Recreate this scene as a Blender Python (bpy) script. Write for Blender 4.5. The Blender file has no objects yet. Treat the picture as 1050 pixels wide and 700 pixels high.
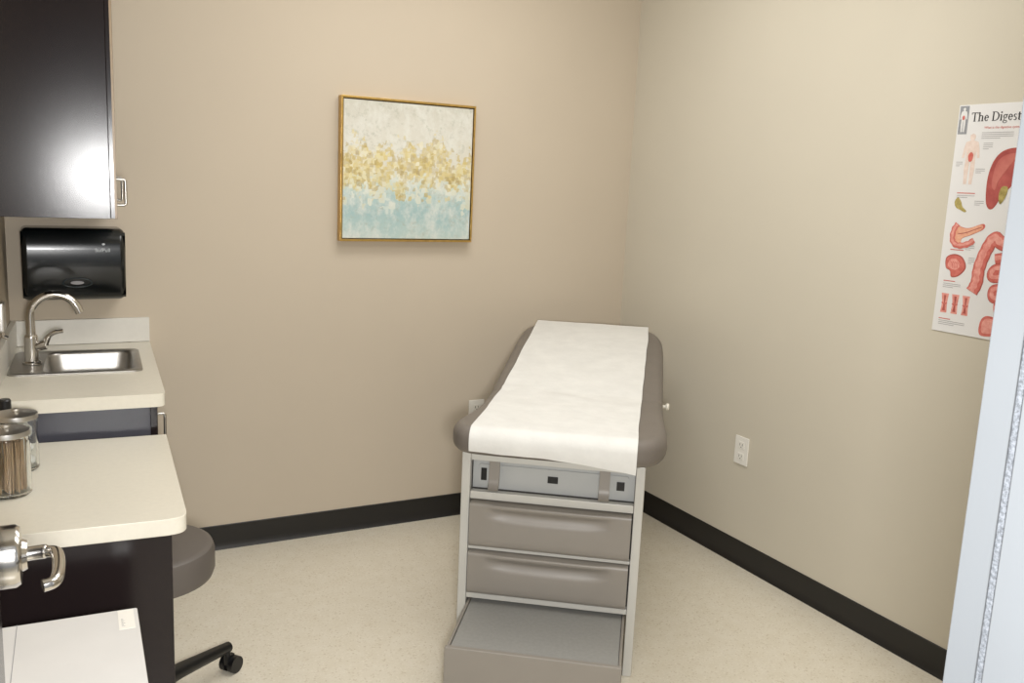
import bpy, bmesh, math, random
from mathutils import Vector, Matrix, noise
random.seed(7)
scene=bpy.context.scene
scene.view_settings.view_transform='Standard'
COL=scene.collection
PI=math.pi

# ---------------------------------------------------------------- materials
def lin(c):
    return tuple(((v/255)/12.92 if v/255<=0.04045 else ((v/255+0.055)/1.055)**2.4) for v in c)+(1.0,)
class NT:
    def __init__(s,name):
        s.m=bpy.data.materials.new(name); s.m.use_nodes=True
        s.t=s.m.node_tree; s.n=s.t.nodes; s.l=s.t.links
        s.b=s.n['Principled BSDF']
        s.tc=s.n.new('ShaderNodeTexCoord')
    def node(s,t,**k):
        n=s.n.new(t)
        for a,b in k.items(): setattr(n,a,b)
        return n
    def link(s,a,b): s.l.new(a,b)
    def noise(s,scale,detail=3,rough=.5,vec=None):
        n=s.node('ShaderNodeTexNoise'); n.inputs['Scale'].default_value=scale
        n.inputs['Detail'].default_value=detail; n.inputs['Roughness'].default_value=rough
        s.link(vec if vec else s.tc.outputs['Object'],n.inputs['Vector']); return n.outputs['Fac']
    def ramp(s,fac,stops,interp='LINEAR'):
        r=s.node('ShaderNodeValToRGB'); r.color_ramp.interpolation=interp
        e=r.color_ramp.elements
        while len(e)<len(stops): e.new(.5)
        for i,(p,c) in enumerate(stops):
            e[i].position=p; e[i].color=c if len(c)==4 else tuple(c)+(1,)
        s.link(fac,r.inputs['Fac']); return r.outputs['Color']
    def mix(s,fac,a,b):
        m=s.node('ShaderNodeMix',data_type='RGBA')
        if isinstance(fac,(int,float)): m.inputs[0].default_value=fac
        else: s.link(fac,m.inputs[0])
        for v,i in ((a,6),(b,7)):
            if isinstance(v,tuple): m.inputs[i].default_value=v
            else: s.link(v,m.inputs[i])
        return m.outputs[2]
    def math(s,op,a,b=None):
        m=s.node('ShaderNodeMath',operation=op)
        for v,i in ((a,0),(b,1)):
            if v is None: continue
            if isinstance(v,(int,float)): m.inputs[i].default_value=v
            else: s.link(v,m.inputs[i])
        return m.outputs[0]
    def mapping(s,scale=(1,1,1),loc=(0,0,0)):
        m=s.node('ShaderNodeMapping'); m.inputs['Scale'].default_value=scale; m.inputs['Location'].default_value=loc
        s.link(s.tc.outputs['Object'],m.inputs['Vector']); return m.outputs['Vector']
    def bump(s,h,strength=.2,dist=.002):
        b=s.node('ShaderNodeBump'); b.inputs['Strength'].default_value=strength; b.inputs['Distance'].default_value=dist
        s.link(h,b.inputs['Height']); s.link(b.outputs['Normal'],s.b.inputs['Normal'])
    def color(s,c):
        if isinstance(c,tuple): s.b.inputs['Base Color'].default_value=c
        else: s.link(c,s.b.inputs['Base Color'])
    def set(s,**k):
        for a,v in k.items(): s.b.inputs[a.replace('_',' ')].default_value=v
def mat(name,c,rough=.5,metal=0,var=.06,scale=12,bump=0,bscale=200,coat=0,spec=.5,trans=0):
    t=NT(name); base=lin(c)
    if var>0:
        f=t.noise(scale,3)
        lo=tuple(max(0,v*(1-var)) for v in base[:3])+(1,); hi=tuple(min(1,v*(1+var)) for v in base[:3])+(1,)
        t.color(t.ramp(f,[(.3,lo),(.7,hi)]))
    else: t.color(base)
    t.set(Roughness=rough,Metallic=metal)
    t.b.inputs['Specular IOR Level'].default_value=spec
    if coat: t.b.inputs['Coat Weight'].default_value=coat; t.b.inputs['Coat Roughness'].default_value=.08
    if trans: t.b.inputs['Transmission Weight'].default_value=trans
    if bump: t.bump(t.noise(bscale,4),bump)
    return t.m

M_back=mat('paint_taupe',(190,178,160),.8,var=.015,scale=2,bump=.06,bscale=260,spec=.25)
M_right=mat('paint_beige',(198,191,175),.8,var=.015,scale=2,bump=.06,bscale=260,spec=.25)
M_ceil=mat('ceiling_paint',(235,233,226),.9,var=.02)
M_base=mat('baseboard_rubber',(27,25,23),.45,var=.05)
def floor_mat():
    t=NT('speckled_vinyl')
    a=t.noise(16,4,.6); c=t.ramp(a,[(.35,lin((213,205,187))),(.65,lin((218,211,195)))])
    v=t.node('ShaderNodeTexVoronoi'); v.inputs['Scale'].default_value=190; t.link(t.tc.outputs['Object'],v.inputs['Vector'])
    fl=t.ramp(v.outputs['Color'],[(.12,(.7,.7,.7,1)),(.24,(0,0,0,1))])
    c2=t.mix(fl,c,lin((192,180,158)))
    b=t.noise(120,2,.5); fl2=t.ramp(b,[(.59,(0,0,0,1)),(.66,(.5,.5,.5,1))])
    c3=t.mix(fl2,c2,lin((232,226,212)))
    t.color(c3); t.set(Roughness=.3); t.bump(t.noise(60,3),.04,.001)
    return t.m
M_floor=floor_mat()
def wood(name,c,rough=.205):
    t=NT(name); vec=t.mapping((14,14,1.2))
    f=t.noise(3,3,.5,vec); b=lin(c)
    t.color(t.ramp(f,[(.3,tuple(x*.95 for x in b[:3])+(1,)),(.7,tuple(x*1.05 for x in b[:3])+(1,))]))
    t.set(Roughness=rough); t.b.inputs['Specular IOR Level'].default_value=.34
    return t.m
M_dark=wood('espresso_laminate',(27,20,21))
M_sheen=mat('laminate_painted_sheen',(66,66,74),.3,var=.04)  # reflection on the dark laminate, put into the base colour
M_edge=mat('laminate_edge_tan',(150,130,104),.4,var=.1,scale=60)
M_counter=mat('cream_laminate',(214,209,195),.35,var=.02,scale=80,spec=.4)
M_splash=mat('white_backsplash',(206,203,195),.35,var=.015,scale=60)
M_steel=mat('brushed_stainless',(168,165,160),.38,1,var=.06,scale=40,bump=.03,bscale=300)
M_chrome=mat('satin_nickel',(200,196,190),.18,1,var=.03)
M_pull=mat('dull_nickel_pull',(170,166,160),.3,1,var=.03)
M_lid=mat('brushed_lid_steel',(206,203,198),.32,1,var=.03)
M_vinyl=mat('taupe_vinyl',(109,102,95),.45,var=.04,scale=20,bump=.12,bscale=420)
M_drawer=mat('taupe_plastic',(137,131,123),.42,var=.02,bump=.04,bscale=500)
M_frame=mat('light_grey_enamel',(190,188,181),.38,var=.02)
M_recess=mat('pale_grey_panel',(168,169,167),.45,var=.02)
M_tray=mat('warm_grey_rubber',(142,141,137),.5,var=.05,scale=90,bump=.12,bscale=600)
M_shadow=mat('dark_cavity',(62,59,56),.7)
M_black=mat('black_plastic',(16,16,17),.35,var=.05)
M_smoke=mat('smoked_black_plastic',(11,15,16),.2,var=.05,coat=.2)
M_smoke2=mat('smoked_grey_panel',(34,42,44),.25,var=.1)
M_white=mat('white_plastic',(230,227,219),.35,var=.01)
M_stool=mat('grey_stool_vinyl',(90,84,79),.45,var=.04,bump=.12,bscale=400)
M_jamb=mat('pale_grey_enamel',(126,130,134),.4,var=.02,scale=5)
def gasket_mat():
    t=NT('speckled_gasket'); f=t.noise(260,3,.7)
    t.color(t.ramp(f,[(.38,lin((92,96,102))),(.62,lin((136,141,148)))])); t.set(Roughness=.7); return t.m
M_gask=gasket_mat()
def paper_mat():
    t=NT('exam_paper'); f=t.noise(14,4,.6)
    t.color(t.ramp(f,[(.3,lin((207,206,202))),(.7,lin((216,215,211)))])); t.set(Roughness=.85)
    t.bump(t.noise(30,5,.55),.45,.003); return t.m
M_paper=paper_mat()
M_poster=mat('poster_paper',(222,221,220),.3,var=.01)
M_gold=mat('brushed_gold',(206,172,104),.32,1,var=.12,scale=50)
M_cart=mat('white_card',(206,204,201),.6,var=.02)
M_ink=mat('black_ink',(30,28,32),.6,var=0)
M_greyink=mat('grey_ink',(150,148,150),.6,var=0)
M_redink=mat('red_ink',(196,100,90),.6,var=0)
M_stick=mat('wood_applicator',(176,146,112),.6,var=.08,scale=60)
M_cotton=mat('cotton_white',(240,238,232),.9,var=.03,scale=60,bump=.5,bscale=120)
M_wlogo=mat('white_print',(180,185,187),.5,var=0)
def glass():
    t=NT('clear_glass'); t.color((.95,.97,.97,1)); t.set(IOR=1.45)
    t.b.inputs['Transmission Weight'].default_value=1
    f=t.noise(3); t.link(t.ramp(f,[(0,(.01,.01,.01,1)),(1,(.04,.04,.04,1))]),t.b.inputs['Roughness']); return t.m
M_glass=glass()
def art_mat():
    t=NT('abstract_painting'); o=t.tc.outputs['Object']
    sep=t.node('ShaderNodeSeparateXYZ'); t.link(o,sep.inputs[0]); z=t.math('DIVIDE',sep.outputs['Z'],.567)
    n1=t.noise(7,6,.65); n2=t.noise(40,6,.75); vs=t.mapping((1.6,1,1.1)); n3=t.noise(13,7,.75,vs)
    zw=t.math('ADD',z,t.math('MULTIPLY',t.math('SUBTRACT',n1,.5),.3))
    base=t.ramp(zw,[(.0,lin((178,190,182))),(.1,lin((168,188,184))),(.2,lin((152,178,178))),(.30,lin((164,186,184))),(.40,lin((190,200,190))),(.52,lin((204,200,184))),(.8,lin((202,199,188))),(1,lin((188,185,172)))])
    streak=t.ramp(n3,[(.44,(0,0,0,1)),(.64,(.7,.7,.7,1))])
    c=t.mix(streak,base,lin((212,212,204)))
    dk=t.ramp(n2,[(.32,(.55,.55,.55,1)),(.46,(0,0,0,1))]); c=t.mix(dk,c,lin((160,162,146)))
    def flecks(c,scale,bandstops,colors,off,amt=.9,size=.5):
        v=t.node('ShaderNodeTexVoronoi',distance='MINKOWSKI'); v.inputs['Scale'].default_value=scale; v.inputs['Randomness'].default_value=.8; v.inputs['Exponent'].default_value=8
        mp=t.mapping((1,.01,.85),(off,0,off*.7))
        nn=t.node('ShaderNodeTexNoise'); nn.inputs['Scale'].default_value=60; nn.inputs['Detail'].default_value=3; t.link(t.tc.outputs['Object'],nn.inputs['Vector'])
        va=t.node('ShaderNodeVectorMath',operation='MULTIPLY_ADD'); t.link(nn.outputs['Color'],va.inputs[0]); va.inputs[1].default_value=(.010,0,.010); t.link(mp,va.inputs[2])
        t.link(va.outputs[0],v.inputs['Vector'])
        cs=t.node('ShaderNodeSeparateColor'); t.link(v.outputs['Color'],cs.inputs[0])
        rag=t.noise(13,3,.6,t.mapping((1,1,.2),(off,0,0)))
        zz=t.math('ADD',z,t.math('MULTIPLY',t.math('SUBTRACT',rag,.5),.44))
        band=t.ramp(zz,bandstops)
        g=t.math('LESS_THAN',cs.outputs[0],band)
        g=t.math('MULTIPLY',g,t.math('LESS_THAN',v.outputs['Distance'],size))
        gc=t.ramp(cs.outputs[1],colors)
        wear=t.ramp(n3,[(.38,(1,1,1,1)),(.66,(.4,.4,.4,1))])
        return t.mix(t.math('MULTIPLY',t.math('MULTIPLY',g,amt),wear),c,gc)
    gold=[(.0,lin((162,140,80))),(.3,lin((186,165,96))),(.6,lin((202,183,118))),(.85,lin((212,201,152))),(1,lin((220,216,196)))]
    pale=[(.0,lin((210,202,168))),(.5,lin((222,220,206))),(1,lin((186,202,194)))]
    c=flecks(c,44,[(.20,(0,0,0,1)),(.28,(.4,.4,.4,1)),(.42,(.4,.4,.4,1)),(.5,(0,0,0,1))],pale,3.1,.7,.6)
    c=flecks(c,42,[(.31,(0,0,0,1)),(.38,(.3,.3,.3,1)),(.44,(.9,.9,.9,1)),(.59,(.9,.9,.9,1)),(.64,(.3,.3,.3,1)),(.70,(0,0,0,1))],gold,0.0,.75,.75)
    c=flecks(c,70,[(.27,(0,0,0,1)),(.38,(.35,.35,.35,1)),(.46,(.75,.75,.75,1)),(.58,(.7,.7,.7,1)),(.67,(.3,.3,.3,1)),(.76,(0,0,0,1))],gold,1.7,.8,.6)
    t.color(c); t.set(Roughness=.5); t.bump(n2,.3,.002); return t.m
M_art=art_mat()
def fleshy(name,c1,c2,sc=60):
    t=NT(name); t.color(t.ramp(t.noise(sc,4,.6),[(.35,lin(c1)),(.65,lin(c2))])); t.set(Roughness=.35); return t.m
M_liver=fleshy('liver_print',(150,66,64),(186,98,92),14)
M_liver2=fleshy('liver_light_print',(178,92,86),(196,118,108),14)
M_pink=fleshy('organ_pink_print',(212,132,122),(228,164,152),70)
M_red=fleshy('organ_red_print',(192,94,84),(208,118,108),70)
M_deep=fleshy('organ_deep_print',(162,76,70),(178,92,82),90)
M_orange=fleshy('organ_orange_print',(218,152,124),(230,178,150),110)
M_yel=fleshy('gall_print',(140,126,70),(184,168,104),60)
M_skin=fleshy('figure_print',(216,196,184),(228,212,202),60)
M_blue=fleshy('grey_print',(138,140,144),(152,154,158),60)

# ---------------------------------------------------------------- geometry helpers
class G:
    """accumulates primitives into one mesh (one object part)"""
    def __init__(s): s.bm=bmesh.new()
    def add(s,b,mtx=None):
        if mtx is not None: bmesh.ops.transform(b,matrix=mtx,verts=b.verts)
        bmesh.ops.recalc_face_normals(b,faces=b.faces)
        me=bpy.data.meshes.new('t'); b.to_mesh(me); b.free(); s.bm.from_mesh(me); bpy.data.meshes.remove(me); return s
    def box(s,x0,x1,y0,y1,z0,z1,bev=0,seg=2,mtx=None):
        b=bmesh.new(); bmesh.ops.create_cube(b,size=1)
        for v in b.verts:
            v.co=Vector(((x0+x1)/2+v.co.x*(x1-x0),(y0+y1)/2+v.co.y*(y1-y0),(z0+z1)/2+v.co.z*(z1-z0)))
        if bev: bmesh.ops.bevel(b,geom=b.edges[:],offset=bev,segments=seg,affect='EDGES',profile=.5)
        return s.add(b,mtx)
    def prism(s,pts,z0,z1,bev=0,seg=3,mtx=None,which='both'):
        b=bmesh.new(); lo=[b.verts.new((p[0],p[1],z0)) for p in pts]; hi=[b.verts.new((p[0],p[1],z1)) for p in pts]
        n=len(pts); b.faces.new(lo[::-1]); b.faces.new(hi)
        for i in range(n): b.faces.new((lo[i],lo[(i+1)%n],hi[(i+1)%n],hi[i]))
        if bev:
            es=[e for e in b.edges if abs(e.verts[0].co.z-e.verts[1].co.z)<1e-7 and (which=='both' or (e.verts[0].co.z>(z0+z1)/2)==(which=='top'))]
            bmesh.ops.bevel(b,geom=es,offset=bev,segments=seg,affect='EDGES',profile=.5)
        return s.add(b,mtx)
    def pad(s,pts,z0,z1,r,seg=7,mtx=None):
        """outline lofted through a rounded edge profile"""
        n=len(pts); P=[Vector(p) for p in pts]; N=[]
        area=sum(P[i].x*P[(i+1)%n].y-P[(i+1)%n].x*P[i].y for i in range(n)); sg=1 if area>0 else -1
        for i in range(n):
            a=(P[i]-P[i-1]).normalized(); c=(P[(i+1)%n]-P[i]).normalized()
            na=Vector((-a.y,a.x))*sg; nc=Vector((-c.y,c.x))*sg; m=na+nc; m=m/max(.5,m.dot(na)) if m.length>1e-6 else na
            N.append(m)
        prof=[]
        for k in range(seg+1):
            a=k*PI/2/seg; prof.append((r*(1-math.sin(a)),z0+r*(1-math.cos(a))))
        for k in range(seg+1):
            a=k*PI/2/seg; prof.append((r*(1-math.cos(a)),z1-r*(1-math.sin(a))))
        b=bmesh.new(); R=[[b.verts.new((P[i].x+N[i].x*d,P[i].y+N[i].y*d,z)) for i in range(n)] for d,z in prof]
        for A,B in zip(R,R[1:]):
            for i in range(n): b.faces.new((A[i],A[(i+1)%n],B[(i+1)%n],B[i]))
        b.faces.new(R[0][::-1]); b.faces.new(R[-1])
        return s.add(b,mtx)
    def flat(s,pts,y,th=.0003):
        """polygon in local XZ, facing -y"""
        m=Matrix(((1,0,0,0),(0,0,-1,y),(0,1,0,0),(0,0,0,1)))
        return s.prism(pts,0,th,mtx=m)
    def lathe(s,prof,seg=32,mtx=None,close=False):
        b=bmesh.new(); rings=[]
        for r,z in prof:
            if r<1e-6: rings.append([b.verts.new((0,0,z))])
            else: rings.append([b.verts.new((r*math.cos(2*PI*i/seg),r*math.sin(2*PI*i/seg),z)) for i in range(seg)])
        for A,B in zip(rings,rings[1:]):
            for i in range(seg):
                j=(i+1)%seg
                if len(A)==1 and len(B)==1: continue
                if len(A)==1: b.faces.new((A[0],B[i],B[j]))
                elif len(B)==1: b.faces.new((A[i],A[j],B[0]))
                else: b.faces.new((A[i],A[j],B[j],B[i]))
        return s.add(b,mtx)
    def cyl(s,r,p0,p1,seg=24,r2=None):
        return s.tube([p0,p1],[r,r2 if r2 is not None else r],seg)
    def tube(s,path,r,seg=16):
        b=bmesh.new(); P=[Vector(p) for p in path]; n=len(P)
        R=r if isinstance(r,(list,tuple)) else [r]*n
        T=[(P[min(i+1,n-1)]-P[max(i-1,0)]).normalized() for i in range(n)]
        up=Vector((0,0,1)) if abs(T[0].z)<.9 else Vector((1,0,0))
        N=(up-T[0]*up.dot(T[0])).normalized(); rings=[]
        for i in range(n):
            N=(N-T[i]*N.dot(T[i])).normalized(); B=T[i].cross(N)
            rings.append([b.verts.new(P[i]+(N*math.cos(2*PI*k/seg)+B*math.sin(2*PI*k/seg))*R[i]) for k in range(seg)])
        for A,Bq in zip(rings,rings[1:]):
            for k in range(seg):
                j=(k+1)%seg; b.faces.new((A[k],A[j],Bq[j],Bq[k]))
        b.faces.new(rings[0][::-1]); b.faces.new(rings[-1])
        return s.add(b)
    def obj(s,name,material,parent=None,smooth=35,label=None,loc=None,rotz=0):
        me=bpy.data.meshes.new(name); s.bm.to_mesh(me); s.bm.free()
        me.materials.append(material)
        if smooth:
            me.polygons.foreach_set('use_smooth',[True]*len(me.polygons)); me.set_sharp_from_angle(angle=math.radians(smooth))
        o=bpy.data.objects.new(name,me); COL.objects.link(o)
        if smooth:
            wn=o.modifiers.new('weighted','WEIGHTED_NORMAL'); wn.keep_sharp=True
        if parent: o.parent=parent
        if label: o['label']=label
        if loc: o.location=loc
        o.rotation_euler[2]=rotz
        return o
def spline(pts,n=8,closed=True):
    out=[];m=len(pts)
    rng=range(m) if closed else range(m-1)
    for i in rng:
        g=(lambda k:pts[k%m]) if closed else (lambda k:pts[max(0,min(m-1,k))])
        p0,p1,p2,p3=[Vector(g(i+k)) for k in(-1,0,1,2)]
        for k in range(n):
            t=k/n; out.append(.5*((2*p1)+(p2-p0)*t+(2*p0-5*p1+4*p2-p3)*t*t+(3*p1-p0-3*p2+p3)*t**3))
    if not closed: out.append(Vector(pts[-1]))
    return [tuple(p) for p in out]
def rpoly(pts,rad,seg=6):
    out=[];n=len(pts)
    for i,p in enumerate(pts):
        r=rad[i] if isinstance(rad,(list,tuple)) else rad
        p=Vector(p)
        if r<=0: out.append(tuple(p)); continue
        a=(Vector(pts[i-1])-p).normalized(); b=(Vector(pts[(i+1)%n])-p).normalized()
        A=p+a*r; B=p+b*r
        for k in range(seg+1):
            t=k/seg; q=A*(1-t)**2+p*2*t*(1-t)+B*t*t; out.append(tuple(q))
    return out
def thing(name,label,cat,loc=(0,0,0),rotz=0,group=None):
    o=bpy.data.objects.new(name,None); o.empty_display_size=.1; COL.objects.link(o)
    o.location=loc; o.rotation_euler[2]=rotz; o['label']=label; o['category']=cat
    if group: o['group']=group
    return o
def structure(o,label=None,cat=None):
    o['kind']='structure'
    if label: o['label']=label
    if cat: o['category']=cat
    return o
def text(name,s,size,material,parent,x,z,y,align='LEFT',bold=0,sx=1,rot=0):
    cu=bpy.data.curves.new(name,'FONT'); cu.body=s; cu.size=size; cu.align_x=align; cu.offset=bold; cu.extrude=.0002
    tmp=bpy.data.objects.new('tmp',cu); COL.objects.link(tmp)
    bpy.context.view_layer.update()
    dg=bpy.context.evaluated_depsgraph_get(); me=bpy.data.meshes.new_from_object(tmp.evaluated_get(dg))
    bpy.data.objects.remove(tmp)
    M=Matrix.Translation((x,y,z))@Matrix(((1,0,0,0),(0,0,-1,0),(0,1,0,0),(0,0,0,1)))@Matrix.Rotation(rot,4,'Z')@Matrix.Diagonal((sx,1,1,1))
    me.transform(M); me.materials.clear(); me.materials.append(material); me.name=name
    o=bpy.data.objects.new(name,me); COL.objects.link(o); o.parent=parent; return o

# serif lettering (stroke-built glyphs)
def serif_text(name,s,size,material,parent,x0,z0,y,sx=1):
    g=G()
    def P(pts,ox): g.flat([(x0+(ox+p[0])*size*sx,z0+p[1]*size) for p in pts],y)
    def R(a,b,c,d,ox): P([(a,c),(b,c),(b,d),(a,d)],ox)
    def stem(x,a,b,ox,bs=1,ts=1,w=.115):
        R(x-w/2,x+w/2,a,b,ox)
        if bs: R(x-w/2-.05,x+w/2+.05,a,a+.04,ox)
        if ts: R(x-w/2-.06,x,b-.05,b,ox)
    def arc(cx,cz,rx,rz,a0,a1,ox,tk=.11,tn=.045,n=14):
        for k in range(n):
            q=[]
            for a,o_ in ((a0+(a1-a0)*k/n,1),(a0+(a1-a0)*(k+1)/n,1),(a0+(a1-a0)*(k+1)/n,0),(a0+(a1-a0)*k/n,0)):
                r=math.radians(a); q.append((cx+(rx if o_ else rx-tk)*math.cos(r),cz+(rz if o_ else rz-tn)*math.sin(r)))
            P(q,ox)
    def seg(p,q,w,ox): P([(p[0]-w/2,p[1]),(p[0]+w/2,p[1]),(q[0]+w/2,q[1]),(q[0]-w/2,q[1])],ox)
    ox=0
    for ch in s:
        if ch==' ': ox+=.26; continue
        if ch=='T':
            R(.02,.62,.65,.7,ox); R(.02,.07,.54,.7,ox); R(.57,.62,.54,.7,ox); stem(.32,0,.66,ox,1,0); w=.64
        elif ch=='h':
            stem(.12,0,.7,ox); stem(.41,0,.34,ox,1,0); arc(.28,.32,.195,.16,0,150,ox); w=.56
        elif ch=='e':
            arc(.23,.235,.2,.24,0,325,ox); R(.06,.42,.23,.275,ox); w=.46
        elif ch=='D':
            stem(.13,0,.7,ox); arc(.30,.35,.38,.35,-90,90,ox,.12,.045); R(.1,.32,0,.045,ox); R(.1,.32,.655,.7,ox); w=.72
        elif ch=='i':
            stem(.13,0,.46,ox); arc(.13,.62,.07,.07,0,360,ox,.069,.069); w=.27
        elif ch=='g':
            arc(.21,.31,.17,.165,0,360,ox,.09,.05); arc(.22,-.09,.2,.12,0,360,ox,.06,.045); seg((.1,.02),(.14,.16),.06,ox); R(.3,.44,.41,.46,ox); w=.46
        elif ch in 'sS':
            k=1.5 if ch=='S' else 1
            arc(.18*k,.345*k,.14*k,.125*k,30,270,ox,.085*k); arc(.18*k,.12*k,.15*k,.13*k,-150,90,ox,.09*k); w=.38*k
        elif ch=='t':
            R(.085,.205,.04,.6,ox); R(.01,.3,.41,.46,ox); arc(.22,.1,.14,.11,180,300,ox,.11); w=.32
        elif ch in 'vy':
            seg((.24,0),(.1,.46),.12,ox); seg((.24,0),(.4,.46),.055,ox); R(.02,.18,.42,.46,ox); R(.32,.48,.42,.46,ox)
            if ch=='y': seg((.1,-.22),(.24,0),.06,ox); arc(.1,-.19,.05,.05,0,360,ox,.049,.049)
            w=.5
        elif ch=='m':
            stem(.12,0,.46,ox); stem(.39,0,.34,ox,1,0); stem(.66,0,.34,ox,1,0); arc(.26,.32,.18,.15,0,150,ox); arc(.53,.32,.18,.15,0,150,ox); w=.82
        ox+=w
    return g.obj(name,material,parent,0)

# ---------------------------------------------------------------- room
PHI=-math.radians(3.84)
H=2.7
LW=(-2.58,0,0)
structure(G().box(-2.75,.12,0,.12,0,H).obj('wall_back',M_back,smooth=0),'taupe painted back wall','wall')
structure(G().box(0,.12,-3.13,0,0,H).obj('wall_right',M_right,smooth=0),'beige painted side wall','wall')
structure(G().box(-.12,0,-3.1,0,0,H).obj('wall_left',M_back,smooth=0,loc=LW,rotz=PHI),'taupe painted wall behind the counter','wall')
g=G(); g.box(-1.644,0,-3.13,-3.01,0,H); g.box(-2.92,-2.67,-3.13,-3.01,0,H); g.box(-2.67,-1.644,-3.13,-3.01,2.17,H)
structure(g.obj('wall_front',M_right,smooth=0),'beige wall with the doorway opening','wall')
structure(G().box(-3.6,.12,-5.2,.12,-.1,0).obj('floor',M_floor,smooth=0),'speckled beige vinyl floor','floor')
structure(G().box(-2.92,.12,-3.13,.12,H,H+.1).obj('ceiling',M_ceil,smooth=0),'off-white ceiling','ceiling')
def cove(L):
    prof=[(0,0),(-.014,0),(-.010,.006),(-.006,.014),(-.004,.03),(-.004,.098),(-.002,.1),(0,.1)]
    m=Matrix(((0,0,1,0),(1,0,0,0),(0,1,0,0),(0,0,0,1)))
    return G().prism(prof,0,L,mtx=m)
structure(cove(2.13).obj('baseboard_back',M_base,loc=(-2.13,0,0)),'dark brown rubber cove base','baseboard')
structure(cove(3.0).obj('baseboard_right',M_base,loc=(0,-.004,0),rotz=-PI/2),'dark brown rubber cove base','baseboard')

# door frame
g=G()
def jamb(g,x,s):
    a,b=(x,x+.05) if s>0 else (x-.05,x)
    g.box(a,b,-3.14,-2.995,0,2.13,.002)
    c,d=(x-.016,x+.002) if s>0 else (x-.002,x+.016)
    g.box(c,d,-3.14,-3.046,0,2.13,.002)
jamb(g,-1.694,1); jamb(g,-2.63,-1); g.box(-2.67,-1.644,-3.14,-2.995,2.13,2.18,.002)
fr=g.obj('trim_1',M_jamb); structure(fr,'pale blue-grey metal door frame','door frame')
G().box(-1.7035,-1.6935,-3.0455,-3.035,0,2.13,.002).obj('gasket',M_gask,fr)

# open door
dd=Vector((.037,.878,0)).normalized(); dang=math.atan2(dd.y,dd.x)-PI/2
door=structure(G().box(-.044,0,0,.88,.01,2.11,.002).obj('door_1',M_dark,loc=(-2.614,-3.04,0),rotz=dang),'open dark wood door with a lever handle','door')
dz,dy=.978,.81
hd=G().lathe([(0,0),(.040,0),(.042,.003),(.042,.026),(.038,.032),(.022,.034),(.019,.040),(.0,.040)],40,Matrix.Translation((0,dy,dz))@Matrix.Rotation(PI/2,4,'Y')).obj('door_handle',M_chrome,door,label='satin nickel lever handle')
pth=spline([(0.036,dy,dz),(.050,dy,dz+.001),(.064,dy-.003,dz+.002),(.075,dy-.014,dz+.003),(.078,dy-.045,dz+.001),(.077,dy-.078,dz-.002),(.072,dy-.094,dz-.004),(.060,dy-.099,dz-.005)],6,False)
G().tube(pth,[.0095 if i<12 else .0080 for i in range(len(pth))],16).obj('lever',M_chrome,hd)

# ---------------------------------------------------------------- left group (rotated frame)
def left(name,label,cat,a=0,b=0,z=0):
    M=Matrix.Rotation(PHI,3,'Z'); p=M@Vector((a,-b,0))
    return thing(name,label,cat,(LW[0]+p.x,LW[1]+p.y,z),PHI)
t=left('sink_base_cabinet','espresso laminate base cabinet under the sink counter','cabinet')
g=G(); g.box(.01,.41,-.788,-.772,.09,.815); g.box(.01,.41,-.023,-.005,.09,.815); g.box(.01,.41,-.772,-.023,.09,.11); g.box(.01,.02,-.772,-.023,.11,.815); g.box(.39,.41,-.772,-.023,.77,.815)
g.obj('cabinet_body',M_dark,t)
G().box(.01,.41,-.794,-.7885,.09,.815,.001).obj('end_panel',M_sheen,t,label='end panel with a blue-grey sheen painted into its colour')  # thin skin over the espresso side, coloured to imitate a reflection
G().box(.01,.35,-.78,-.01,0,.09).obj('toe_kick',M_black,t)
for y0,y1,hy in((-.79,-.405,-.75),(-.40,-.01,-.365)):
    d=G().box(.411,.43,y0,y1,.1,.81,.001).obj('door',M_dark,t)
    G().tube([(.43,hy,.70),(.448,hy,.70),(.452,hy,.704),(.452,hy,.776),(.448,hy,.78),(.43,hy,.78)],.004,12).obj('handle',M_pull,d,label='satin nickel bar pull')
# sink counter
SA0,SA1,SB0,SB1=.115,.385,-.50,-.16
t=left('sink_counter','cream laminate countertop with backsplash beside the sink','countertop')
g=G(); z0,z1=.822,.86
g.prism([(0.004,0),(SA0,.003),(SA0,-.835),(.004,-.835)],z0,z1)
g.prism(rpoly([(SA1,.025),(.45,.03),(.45,-.835),(SA1,-.835)],[0,0,.03,0]),z0,z1)
g.box(SA0,SA1,-.835,SB0,z0,z1); g.box(SA0,SA1,SB1,.004,z0,z1)
g.obj('countertop',M_counter,t)
g=G(); g.prism([(.02,-.018),(.45,.012),(.45,.03),(.02,.0)],.861,.95,.002)
g.box(.002,.02,-.835,0,.861,.95,.002); g.obj('backsplash',M_splash,t)
# sink
t=left('sink','stainless steel drop-in bar sink set in the cream counter','sink')
g=G()
def ring(a0,a1,b0,b1,r,z):
    return [(p[0],p[1],z) for p in rpoly([(a0,b0),(a1,b0),(a1,b1),(a0,b1)],r)]
def loft(g,rings):
    b=bmesh.new(); R=[[b.verts.new(p) for p in r] for r in rings]
    for A,B in zip(R,R[1:]):
        n=len(A)
        for i in range(n): b.faces.new((A[i],A[(i+1)%n],B[(i+1)%n],B[i]))
    b.faces.new(R[-1]); return g.add(b)
A0,A1,B0,B1=.025,.405,-.515,-.145
loft(g,[ring(A0,A1,B0,B1,.03,.8605),ring(A0,A1,B0,B1,.03,.864),ring(A0+.006,A1-.006,B0+.006,B1-.006,.028,.867),ring(A0+.095,A1-.022,B0+.022,B1-.022,.04,.8645),
 ring(A0+.10,A1-.028,B0+.028,B1-.028,.045,.855),ring(A0+.11,A1-.038,B0+.038,B1-.038,.05,.76),ring(A0+.13,A1-.058,B0+.058,B1-.058,.05,.745),ring(A0+.2,A1-.14,B0+.14,B1-.14,.03,.742)])
sb=g.obj('sink_bowl',M_steel,t,50)
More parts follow.
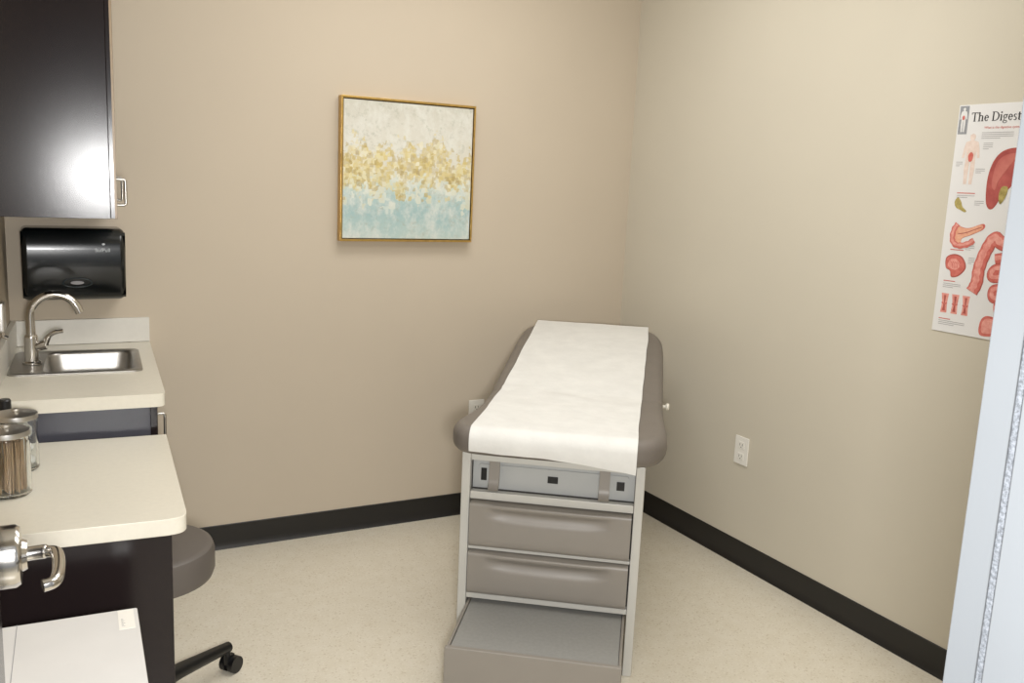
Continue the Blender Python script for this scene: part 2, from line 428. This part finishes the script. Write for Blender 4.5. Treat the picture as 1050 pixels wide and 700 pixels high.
G().lathe([(0,.7445),(.03,.7445),(.032,.747),(.036,.746),(.036,.742)],24,Matrix.Translation((.25,-.33,0))).obj('drain',M_chrome,t)
# faucet
t=left('faucet','satin nickel gooseneck faucet with a single lever','faucet',.086,.36,.867)
G().lathe([(0,0),(.028,0),(.028,.006),(.021,.010),(.020,.085),(.017,.092),(0,.092)],28).obj('faucet_base',M_chrome,t)
pth=[(0,0,.088),(0,0,.12),(0,0,.150)]
for k in range(1,15):
    a=PI-k*PI*.86/14; pth.append((.070+.070*math.cos(a),0,.150+.070*math.sin(a)))
e=pth[-1]; pth.append((e[0]+.008,0,e[2]-.02))
G().tube(pth,[.0145,.0135,.0130]+[.0125]*13+[.0135,.0135],18).obj('spout',M_chrome,t)
g=G(); g.cyl(.015,(.015,-.005,.055),(.042,-.010,.062),20); g.tube(spline([(.040,-.010,.062),(.048,-.012,.085),(.065,-.016,.100),(.092,-.020,.106)],5,False),[.009]*6+[.0075]*6+[.0065]*4,12)
g.obj('lever',M_chrome,t)
# lower desk
t=left('desk','cream laminate desk with dark espresso end panel','desk')
G().prism(rpoly([(.004,-.835),(.45,-.835),(.45,-1.52),(.004,-1.52)],[0,0,.04,0]),.702,.74,.002).obj('desk_top',M_counter,t)
G().box(.01,.418,-1.49,-1.468,0,.7015,.001).obj('end_panel',M_dark,t)
G().box(.01,.03,-1.467,-.83,.0,.7015).obj('back_panel',M_dark,t)
# upper cabinet
t=left('wall_cabinet','espresso laminate wall cabinet above the sink','cabinet')
G().box(.003,.322,-.78,-.005,1.35,2.3,.001).obj('cabinet_body',M_dark,t)
for y0,y1,hy in((-.78,-.395,-.745),(-.39,-.006,-.36)):
    d=G().box(.3225,.340,y0,y1,1.351,2.3,.001).obj('door',M_dark,t)
    G().box(.3335,.3395,y0-.0006,y0,1.352,2.299).obj('edge_band',M_edge,d,label='tan edge banding')
    G().tube([(.340,hy,1.388),(.359,hy,1.388),(.363,hy,1.392),(.363,hy,1.455),(.359,hy,1.459),(.340,hy,1.459)],.004,12).obj('handle',M_pull,d,label='satin nickel bar pull')
# clear dispenser on the side wall above the splash
t=left('soap_dispenser','clear and chrome soap dispenser on wall beside the sink','soap dispenser',0,.50,.975)
G().box(.001,.030,-.03,.03,.02,.11,.008).obj('reservoir',M_lid,t)
G().tube([(.02,0,.02),(.022,0,.006),(.034,0,.0)],.006,10).obj('nozzle',M_chrome,t)

# jars
def jar(label,a,b,h,kind):
    t=left('glass_jar',label,'jar',a,b,.74)
    r=.049
    G().lathe([(0,0.001),(r-.004,.001),(r,.005),(r,h-.01),(r-.004,h),(r-.007,h),(r-.0045,h-.012),(r-.0045,.010),(0,.008)],36).obj('jar_body',M_glass,t)
    G().lathe([(0,h+.001),(r+.001,h+.001),(r+.002,h+.003),(r+.001,h+.013),(r-.01,h+.016),(.008,h+.017),(.006,h+.018),(.009,h+.021),(.007,h+.025),(0,h+.026)],36).obj('lid',M_lid,t)
    g=G()
    if kind=='sticks':
        for i in range(90):
            rr=.039*math.sqrt(random.random()); an=random.random()*6.28; dx,dy2=random.uniform(-.004,.004),random.uniform(-.004,.004)
            g.cyl(.0016,(rr*math.cos(an),rr*math.sin(an),.011),(rr*math.cos(an)+dx,rr*math.sin(an)+dy2,h-.012),6)
        o=g.obj('applicator_sticks',M_stick,t)
    else:
        for i in range(70):
            rr=.030*math.sqrt(random.random()); an=random.random()*6.28; b2=bmesh.new(); bmesh.ops.create_icosphere(b2,subdivisions=2,radius=.013)
            g.add(b2,Matrix.Translation((rr*math.cos(an),rr*math.sin(an),.024+random.random()*(h-.04))))
        o=g.obj('cotton_balls',M_cotton,t,60)
    o['kind']='stuff'
jar('glass jar of wooden applicators with metal lid on the desk',.082,1.25,.14,'sticks')
jar('glass jar of white cotton balls with metal lid on the desk',.088,1.06,.13,'cotton')
t=left('bottle','short black bottle standing behind the glass jars','bottle',.055,.93,.74)
G().lathe([(0,.001),(.026,.001),(.028,.006),(.028,.10),(.022,.118),(.013,.124),(0,.124)],24).obj('bottle_body',M_black,t)
G().lathe([(0,.1245),(.015,.1245),(.015,.146),(.012,.150),(0,.150)],20).obj('cap',M_black,t)

# paper towel dispenser
t=thing('paper_towel_dispenser','smoked black plastic paper towel dispenser mounted on wall','dispenser',(-2.535,-.0005,1.03))
prof=[(0,.0),(-.10,0),(-.128,.03),(-.142,.09),(-.148,.15),(-.145,.21),(-.125,.25),(0,.25)]
mx=Matrix(((0,0,1,0),(1,0,0,0),(0,1,0,0),(0,0,0,1)))
G().pad(rpoly(prof,[0,.025,.025,.03,.03,.03,.025,0],5),0,.32,.018,6,mtx=mx).obj('housing',M_smoke,t,60)
ob=G().lathe([(.028,0),(.032,0),(.032,.003),(.030,.004),(.028,.003),(.028,0)],32,Matrix.Translation((.165,-.1372,.066))@Matrix.Rotation(PI/2+.24,4,'X')@Matrix.Diagonal((1.5,.55,1,1))).obj('push_badge',M_smoke2,t,label='oval grey push badge')
G().lathe([(0,0),(.016,0),(.016,.002),(0,.002)],24,Matrix.Translation((.165,-.1372,.066))@Matrix.Rotation(PI/2+.24,4,'X')@Matrix.Diagonal((1.3,.4,1,1))).obj('badge_mark',M_greyink,ob)
text('logo','SofPull',.018,M_wlogo,t,.222,.172,-.1492)
G().flat([(.250+.005*math.cos(k*PI/8),.198+.0035*math.sin(k*PI/8)) for k in range(16)],-.1482).obj('logo_mark',M_wlogo,t)

# ---------------------------------------------------------------- painting
t=thing('framed_painting','abstract gold and teal canvas in a thin gold frame','painting',(-1.415,0,1.238))
W,Hh=.581,.567
g=G()
g.box(0,W,-.04,-.002,0,.009,.001); g.box(0,W,-.04,-.002,Hh-.009,Hh,.001); g.box(0,.0075,-.04,-.002,.009,Hh-.009,.001); g.box(W-.0075,W,-.04,-.002,.009,Hh-.009,.001)
g.obj('frame',M_gold,t)
G().box(.009,W-.009,-.008,-.003,.010,Hh-.010).obj('backing',M_shadow,t)
G().box(.0105,W-.0105,-.035,-.0085,.0125,Hh-.0125,.002).obj('canvas',M_art,t)

# ---------------------------------------------------------------- outlets
def outlet(loc,rot,label):
    t=thing('wall_outlet',label,'outlet',loc,rot)
    G().box(-.038,.038,-.006,-.0005,0,.115,.002).obj('cover_plate',M_white,t)
    for zz in(.034,.081):
        r=G().box(-.017,.017,-.008,-.006,zz-.014,zz+.014,.0009).obj('receptacle',M_white,t)
        g=G(); g.box(-.008,-.006,-.0084,-.008,zz-.003,zz+.007); g.box(.006,.008,-.0084,-.008,zz-.003,zz+.007); g.box(-.002,.002,-.0084,-.008,zz-.010,zz-.006); g.obj('slot',M_black,r)
outlet((0,-.9,.415),-PI/2,'white duplex outlet low on the beige wall')
outlet((-.762,0,.415),0,'white duplex outlet on the taupe wall behind exam table')

# ---------------------------------------------------------------- poster
t=thing('anatomy_poster','laminated anatomy wall chart titled The Digestive System','poster',(0,-1.69,1.10),-PI/2)
PW,PH=.53,.69
G().box(0,PW,-.003,-.0008,0,PH,.0008).obj('sheet',M_poster,t)
def Q(pts): return [(p[0],p[1]*PH) for p in pts]
L1,L2,L3,L4=-.0032,-.0037,-.0042,-.0047
G().flat(Q([(.004,.875),(.034,.875),(.034,.995),(.004,.995)]),L1).obj('header_box',M_blue,t)
def figure(cx,z0,h,m,nm,y=L2,w=1):
    pts=[(0,1),(.05,.97),(.05,.90),(.03,.87),(.12,.83),(.15,.7),(.17,.52),(.12,.52),(.10,.68),(.09,.55),(.10,.3),(.08,.0),(.02,.0),(.01,.45)]
    full=[(x,z) for x,z in pts]+[(-x,z) for x,z in pts[::-1]]
    G().flat([(cx+x*h*w,z0+z*h) for x,z in full][:-1],y).obj(nm,m,t)
figure(.019,.61,.072,M_poster,'header_emblem')
G().flat([(.019+.004*math.cos(k*PI/6),.652+.007*math.sin(k*PI/6)) for k in range(12)],L3).obj('emblem_organ',M_redink,t)
serif_text('title','The Digestive System',.0375,M_ink,t,.044,.640,L1-.0001,sx=.92)
text('subtitle','What is the digestive system?',.0100,M_redink,t,.090,.618,L1-.0001)
figure(.058,.455,.15,M_skin,'body_figure',y=L1,w=1.15)
G().flat(spline([(.050,.54),(.058,.55),(.066,.543),(.064,.525),(.054,.523)]),L2).obj('body_organ',M_red,t)
def shrink(pts,k,dx=0,dz=0):
    cx=sum(p[0] for p in pts)/len(pts); cz=sum(p[1] for p in pts)/len(pts)
    return [(cx+dx+(p[0]-cx)*k,cz+dz+(p[1]-cz)*k) for p in pts]
LV=[(.128,.40),(.122,.47),(.135,.525),(.165,.555),(.215,.56),(.26,.53),(.27,.50),(.22,.47),(.18,.43),(.15,.385)]
G().flat(spline(LV),L1).obj('liver_shade',M_deep,t)
G().flat(spline(shrink(LV,.94,0,.001)),L2).obj('liver_art',M_liver,t)
G().flat(spline([(.138,.46),(.145,.515),(.168,.54),(.205,.545),(.19,.515),(.16,.47),(.15,.44)]),L3).obj('liver_highlight',M_liver2,t)
G().flat(spline([(.165,.425),(.172,.45),(.19,.448),(.186,.42),(.172,.40)]),L3).obj('gallbladder_art',M_yel,t)
G().flat(spline([(.030,.385),(.024,.402),(.034,.415),(.046,.402),(.052,.388),(.066,.376),(.062,.371),(.047,.377)]),L1).obj('duct_art',M_yel,t)
def loop(nm,pts,r,m,y,scal=0,n=8):
    P=spline([(p[0],y,p[1]) for p in pts],n,False)
    g=G(); g.tube(P,[r*(1+scal*math.sin(i*1.25)) for i in range(len(P))],10); bm=g.bm
    for v in bm.verts: v.co.y=y+(v.co.y-y)*.03
    g.obj(nm,m,t,60)
PN=[(.034,.285),(.032,.315),(.042,.335),(.058,.327),(.085,.325),(.128,.340),(.132,.325),(.095,.305),(.065,.292),(.06,.275),(.045,.268)]
G().flat(spline(PN),L1).obj('pancreas_shade',M_red,t)
G().flat(spline(shrink(PN,.9)),L2).obj('pancreas_art',M_orange,t)
loop('duodenum_art',[(.045,.335),(.034,.315),(.034,.285),(.052,.270),(.085,.276),(.105,.290)],.009,M_red,L3,.12)
loop('duodenum_highlight',[(.044,.334),(.033,.315),(.033,.286),(.051,.272),(.085,.278),(.104,.291)],.004,M_pink,L4,.12)
loop('pancreatic_duct_art',[(.05,.305),(.075,.310),(.10,.320),(.125,.330)],.0012,M_deep,L3)
ST=[(.022,.20),(.02,.23),(.045,.243),(.075,.235),(.09,.205),(.07,.178),(.045,.172),(.038,.19)]
G().flat(spline(ST),L1).obj('stomach_shade',M_deep,t)
G().flat(spline(shrink(ST,.9)),L2).obj('stomach_art',M_red,t)
G().flat(spline([(.03,.205),(.035,.225),(.055,.228),(.07,.21),(.055,.195)]),L3).obj('stomach_fold_art',M_pink,t)
for k in range(4): loop('stomach_ridge_art',[(.036+k*.008,.222-k*.001),(.044+k*.008,.212),(.046+k*.008,.200)],.0009,M_red,L4)
LI=[(.120,.135),(.132,.165),(.134,.21),(.150,.265),(.172,.300),(.20,.285),(.25,.29),(.262,.24),(.262,.15),(.23,.10),(.2,.09)]
loop('large_intestine_shade_art',LI,.0200,M_deep,L2,.03,10)
loop('large_intestine_art',[(x-.001,z+.001) for x,z in LI],.0182,M_red,L3,.05,10)
loop('large_intestine_highlight',[(x-.003,z+.003) for x,z in LI],.010,M_pink,L4,.15,10)
SI=[(.18,.24),(.235,.25),(.235,.22),(.185,.21),(.18,.185),(.235,.19),(.235,.16),(.19,.15),(.19,.125),(.215,.13)]
loop('small_intestine_shade_art',SI,.0150,M_deep,L1-.0001)
loop('small_intestine_art',SI,.0130,M_red,L2,.05)
loop('small_intestine_highlight',[(x-.001,z+.002) for x,z in SI],.006,M_pink,L3,.15)
for k in range(3):
    x=.022+k*.036
    G().flat([(x,.06),(x+.022,.06),(x+.02,.09),(x+.023,.12),(x-.002,.12),(x+.003,.09)],L1).obj('tissue_art',M_pink,t)
    G().flat([(x+.006,.066),(x+.016,.066),(x+.013,.09),(x+.015,.114),(x+.007,.114),(x+.010,.09)],L2).obj('tissue_core_art',M_deep,t)
    loop('tissue_band_art',[(x+.002,.091),(x+.011,.087),(x+.021,.091)],.0022,M_red,L3)
TS=[(.165,.01),(.16,.05),(.18,.07),(.22,.06),(.22,.02)]
G().flat(spline(TS),L1).obj('tissue_art',M_red,t); G().flat(spline(shrink(TS,.75)),L2).obj('tissue_core_art',M_pink,t)
for x,z,w in((.028,.427,.06),(.03,.255,.045),(.02,.158,.04),(.02,.04,.04)):
    G().flat([(x,z),(x+w,z),(x+w,z+.0026),(x,z+.0026)],L1).obj('heading_line',M_redink,t)
def lines(x,z,w,n,dz=.0055):
    g=G()
    for i in range(n):
        ww=w*(1 if i<n-1 else .6); g.flat([(x,z-i*dz),(x+ww,z-i*dz),(x+ww,z-i*dz+.0014),(x,z-i*dz+.0014)],L1)
    g.obj('caption_block',M_greyink,t)
for a in((.085,.606,.10,4),(.095,.575,.03,4),(.028,.42,.06,2),(.09,.405,.03,3),(.08,.27,.03,3),(.095,.235,.02,4),(.02,.15,.06,3),(.02,.034,.09,3),(.012,.52,.022,3),(.08,.50,.03,3),(.30,.58,.2,9),(.30,.4,.2,12),(.30,.2,.2,14)): lines(*a)

# ---------------------------------------------------------------- stool
t=thing('rolling_stool','round grey vinyl rolling stool tucked beside the desk','stool',(-2.283,-1.140,0),math.radians(38))
G().lathe([(0,.430),(.155,.430),(.170,.438),(.176,.455),(.176,.502),(.170,.519),(.153,.528),(0,.532)],56).obj('seat',M_stool,t)
G().lathe([(0,.10),(.028,.10),(.028,.26),(.018,.262),(.018,.420),(.07,.427),(.07,.429),(0,.429)],28).obj('gas_lift',M_black,t)
for k in range(5):
    a=k*2*PI/5; m=Matrix.Rotation(a,4,'Z')
    b2=G(); b2.tube([(.02,0,.115),(.12,0,.108),(.315,0,.084)],[.026,.022,.016],12)
    for v in b2.bm.verts: v.co=m@v.co
    lg=b2.obj('leg',M_black,t)
    b3=G(); b3.cyl(.026,(.325,-.024,.0265),(.325,-.006,.0265),24); b3.cyl(.026,(.325,.006,.0265),(.325,.024,.0265),24); b3.cyl(.009,(.309,0,.03),(.309,0,.078)); b3.box(.301,.333,-.0085,.0085,.03,.058,.003)
    for v in b3.bm.verts: v.co=m@v.co
    b3.obj('caster',M_black,lg)

# ---------------------------------------------------------------- carton
t=thing('storage_box','white cardboard carton with barcode label beside the desk','box',(-2.352,-1.655,0),math.radians(-2.5))
G().box(-.275,0,-.42,0,0,.60,.003).obj('carton',M_cart,t)
G().box(-.2192,-.2178,-.42,0,.6001,.6005).obj('lid_seam',M_greyink,t)
lb=G().box(-.038,-.008,-.09,-.006,.6002,.6008).obj('shipping_label',M_white,t)
g=G()
for i in range(9): g.box(-.033,-.029 if i%3 else -.026,-.078+i*.004,-.0773+i*.004+(.0006 if i%2 else 0),.6009,.6011)
g.obj('barcode',M_greyink,lb)

# ---------------------------------------------------------------- exam table
TA=math.radians(-37)
F=(-1.144,-1.301,0)
t=thing('exam_table','grey-beige exam table with taupe cushions and paper cover','exam table',F,TA)
g=G()
for s in(-1,1):
    g.box(min(s*.28,s*.252),max(s*.28,s*.252),0,.03,0.0,.68,.004)
    g.box(min(s*.28,s*.262),max(s*.28,s*.262),.03,1.0,.03,.68,.002)
g.box(-.252,.252,0.002,.03,.655,.68,.003); g.box(-.252,.252,.004,.03,.53,.556,.004); g.box(-.252,.252,.006,.03,.366,.376,.002); g.box(-.252,.252,.004,.03,.203,.220,.002)
g.box(-.262,.262,.98,1.0,.03,.68,.002); g.box(-.262,.262,.03,.98,.66,.68)
g.obj('frame',M_frame,t)
G().box(-.255,.255,.05,.97,.205,.655).obj('cabinet_body',M_shadow,t)
G().box(-.262,.262,-.02,1.02,.6805,.70,.004).obj('top_deck',M_recess,t)
rp=G().box(-.251,.251,.042,.049,.556,.655).obj('recess_panel',M_recess,t)
G().prism(rpoly([(-.232,.560),(.232,.560),(.232,.634),(-.232,.634)],.008,4),0,.004,.001,1,mtx=Matrix(((1,0,0,0),(0,0,-1,.042),(0,1,0,0),(0,0,0,1)))).obj('slot_plate',M_recess,t)
for x in(-.178,.16):
    g=G(); g.prism([(.004,.655),(.012,.655),(.012,.60),(.004,.575),(-.010,.566),(-.016,.572),(-.004,.582),(.002,.60)],x-.016,x+.016,.001,mtx=mx); g.obj('stirrup_bracket',M_drawer,t,label='grey stirrup bracket')
for x,w,h in((-.216,.009,.020),(.208,.012,.014),(0.0,.016,.011)):
    G().box(x-w,x+w,.0355,.0378,.602-h,.602+h,.001).obj('stirrup_socket',M_black,t)
def drawer(z0,z1):
    h=z1-z0
    flatp=[(.03,0),(-.002,0),(-.010,.004),(-.013,.015),(-.0145,.03),(-.015,h-.055),(-.0152,h-.045),(-.0155,h-.034),(-.016,h-.022),(-.017,h-.012),(-.016,h-.004),(-.010,h),(.03,h)]
    lipp =[(.03,0),(-.002,0),(-.010,.004),(-.013,.015),(-.0145,.03),(-.0145,h-.066),(-.009,h-.052),(-.002,h-.040),(-.003,h-.028),(-.019,h-.018),(-.022,h-.008),(-.018,h-.001),(.03,h)]
    b=bmesh.new(); N=56; rows=[]
    for i in range(N+1):
        u=-.248+.496*i/N; a=max(0,1-(abs(u)/.205)**4); a=a*a*(3-2*a); sh=.014*(1-(u/.25)**2)
        row=[]
        for k,(p,q) in enumerate(zip(flatp,lipp)):
            y=p[0]*(1-a)+q[0]*a; z=p[1]*(1-a)+q[1]*a
            if 5<=k<=8: z+=-sh*.6*a+.008*a
            row.append(b.verts.new((u,y,z+z0)))
        rows.append(row)
    for A,B in zip(rows,rows[1:]):
        for k in range(len(A)):
            j=(k+1)%len(A); b.faces.new((A[k],A[j],B[j],B[k]))
    b.faces.new(rows[0]); b.faces.new(rows[-1][::-1])
    g=G(); g.add(b); return g.obj('drawer',M_drawer,t,60)
drawer(.38,.526); drawer(.224,.364)
g=G(); g.box(-.25,.25,-.31,-.292,.03,.2,.004); sd=g.obj('step_drawer',M_drawer,t,label='pulled-out step drawer with taupe front')
g=G(); g.box(-.248,-.240,-.292,.4,.035,.193,.002); g.box(.240,.248,-.292,.4,.035,.193,.002); g.box(-.240,.240,-.292,.4,.03,.05); g.obj('drawer_side',M_drawer,sd)
G().box(-.2395,.2395,-.2915,.4,.17,.188,.003).obj('step_tread',M_tray,sd,label='ribbed warm grey step surface')
# cushions
sr=[(.0,-.115),(.14,-.115),(.24,-.108),(.305,-.075),(.333,-.015),(.338,.07),(.334,.18),(.330,.30),(.328,.450)]
sl=[(-.272,.450),(-.272,.30),(-.275,.20),(-.288,.10),(-.302,.03),(-.304,-.03),(-.285,-.08),(-.24,-.108),(-.14,-.115),(.0,-.115)]
seat=spline(sr,4,False)+spline(sl,4,False)[:-1]
G().pad(seat,.7005,.785,.034,8).obj('seat_cushion',M_vinyl,t,60)
hp=[(.30,-.040),(.301,.2),(.302,.5),(.300,.70),(.288,.80),(.25,.875),(.18,.92),(.08,.938),(0,.94)]
hp=spline(hp,4,False)+spline([(-x,y) for x,y in hp[::-1]],4,False)[1:]
AN=math.radians(7.4)
MB=Matrix.Translation((.028,.421,.7005))@Matrix.Rotation(AN,4,'X')
G().pad(hp,0,.085,.034,8,mtx=MB).obj('back_cushion',M_vinyl,t,60)
G().box(-.22,.22,.05,.85,-.022,-.002,.003,mtx=MB).obj('back_plate',M_recess,t)
for x in(-.185,.185): G().box(x-.015,x+.015,.94,.96,.701,.75).obj('lift_arm',M_frame,t)
g=G(); g.cyl(.006,(.27,.62,.722),(.342,.62,.722)); g.lathe([(0,0),(.010,0),(.013,.004),(.013,.010),(.010,.013),(0,.013)],24,Matrix.Translation((.342,.62,.722))@Matrix.Rotation(PI/2,4,'Y')); g.obj('side_knob',M_counter,t,label='cream side knob')
# paper sheet, wrapped over the front edge
R0=.0385; VC=-.080; ZC=.7505
path=[(VC-R0+.006,.712),(VC-R0+.003,.722),(VC-R0+.001,.732),(VC-R0,.742)]
for k in range(0,10):
    a=PI-k*(PI/2)/10; path.append((VC+R0*math.cos(a),ZC+R0*math.sin(a)))
for k in range(0,20): path.append((-.078+.488*k/19,.7895))
ca,sa=math.cos(AN),math.sin(AN)
for k in range(0,36):
    l=.02+.87*k/35; path.append((.421+l*ca-.0895*sa,.7005+l*sa+.0895*ca))
path.append((.421+.903*ca-.0885*sa,.7005+.903*sa+.0885*ca))
b=bmesh.new(); rows=[]; NU=48
for i,(v,z) in enumerate(path):
    row=[]
    for j in range(NU+1):
        s_=j/NU
        u=-.236+.486*s_+.012*max(0,v)+.004*noise.noise(Vector((v*5,0,s_*1.0)))
        w=.002*abs(noise.noise(Vector((u*7,v*4,0))))+.0015*abs(noise.noise(Vector((u*3,v*16,3))))
        w+=.004*math.exp(-((v-.36+.07*math.sin(u*7))/.018)**2)+.002*math.exp(-((v-.22-.04*math.sin(u*9))/.014)**2)
        dv=0; dz=w
        if i<14:
            k=max(0,(14-i)/14)
            dv=-abs(w)*k-.0015*k*(1+math.sin(u*17+.6))*.5; dz=w*(1-k)
            if i<4: dz+=(4-i)/4*(.008*(1-s_)+.003*math.sin(u*14+1)+.003*noise.noise(Vector((u*12,0,7)))-.020*s_**2)
        row.append(b.verts.new((u,v+dv,z+dz)))
    rows.append(row)
for A,Bq in zip(rows,rows[1:]):
    for j in range(NU): b.faces.new((A[j],A[j+1],Bq[j+1],Bq[j]))
pg=G(); pg.add(b); po=pg.obj('exam_paper',M_paper,t,80,label='white disposable exam paper')

# ---------------------------------------------------------------- lights
def area(name,loc,sx,sy,power,col,rot=(0,0,0)):
    l=bpy.data.lights.new(name,'AREA'); l.shape='RECTANGLE'; l.size=sx; l.size_y=sy; l.energy=power; l.color=col
    o=bpy.data.objects.new(name,l); COL.objects.link(o); o.location=loc; o.rotation_euler=rot; return o
area('ceiling_light',(-1.2,-1.0,2.67),1.2,.6,20,(1,.99,.97))
area('ceiling_light',(-1.2,-2.2,2.67),1.2,.6,17,(1,.99,.97))
area('corridor_fill',(-2.1,-4.3,2.6),1.2,.6,14,(.97,.985,1))  # soft fill added from the camera side, its lamp unseen
C=Vector((-2.52669486,-3.54091091,1.5))
fl=area('camera_flash',(-2.47,-3.58,1.43),.16,.12,45,(1,.99,.975))
fwd=Vector((.36,.90,-.27)); fl.rotation_euler=fwd.to_track_quat('-Z','Y').to_euler()
w=bpy.data.worlds.new('World'); scene.world=w; w.use_nodes=True
w.node_tree.nodes['Background'].inputs[0].default_value=(.9,.94,1,1); w.node_tree.nodes['Background'].inputs[1].default_value=.4

# ---------------------------------------------------------------- camera
Rm=[[0.8804544794217517,-0.04357913019071085,0.4721236798530585],[-0.4720425399135594,-0.1739219017179141,0.8642493926030723],[0.044449411448611566,-0.9837947100460771,-0.17370152073953404]]
cam=bpy.data.cameras.new('camera'); cam.sensor_width=36; cam.lens=925/1050*36; cam.clip_start=.05
co=bpy.data.objects.new('camera',cam); COL.objects.link(co)
co.matrix_world=Matrix([[Rm[i][0],-Rm[i][1],-Rm[i][2],C[i]] for i in range(3)]+[[0,0,0,1]])
scene.camera=co
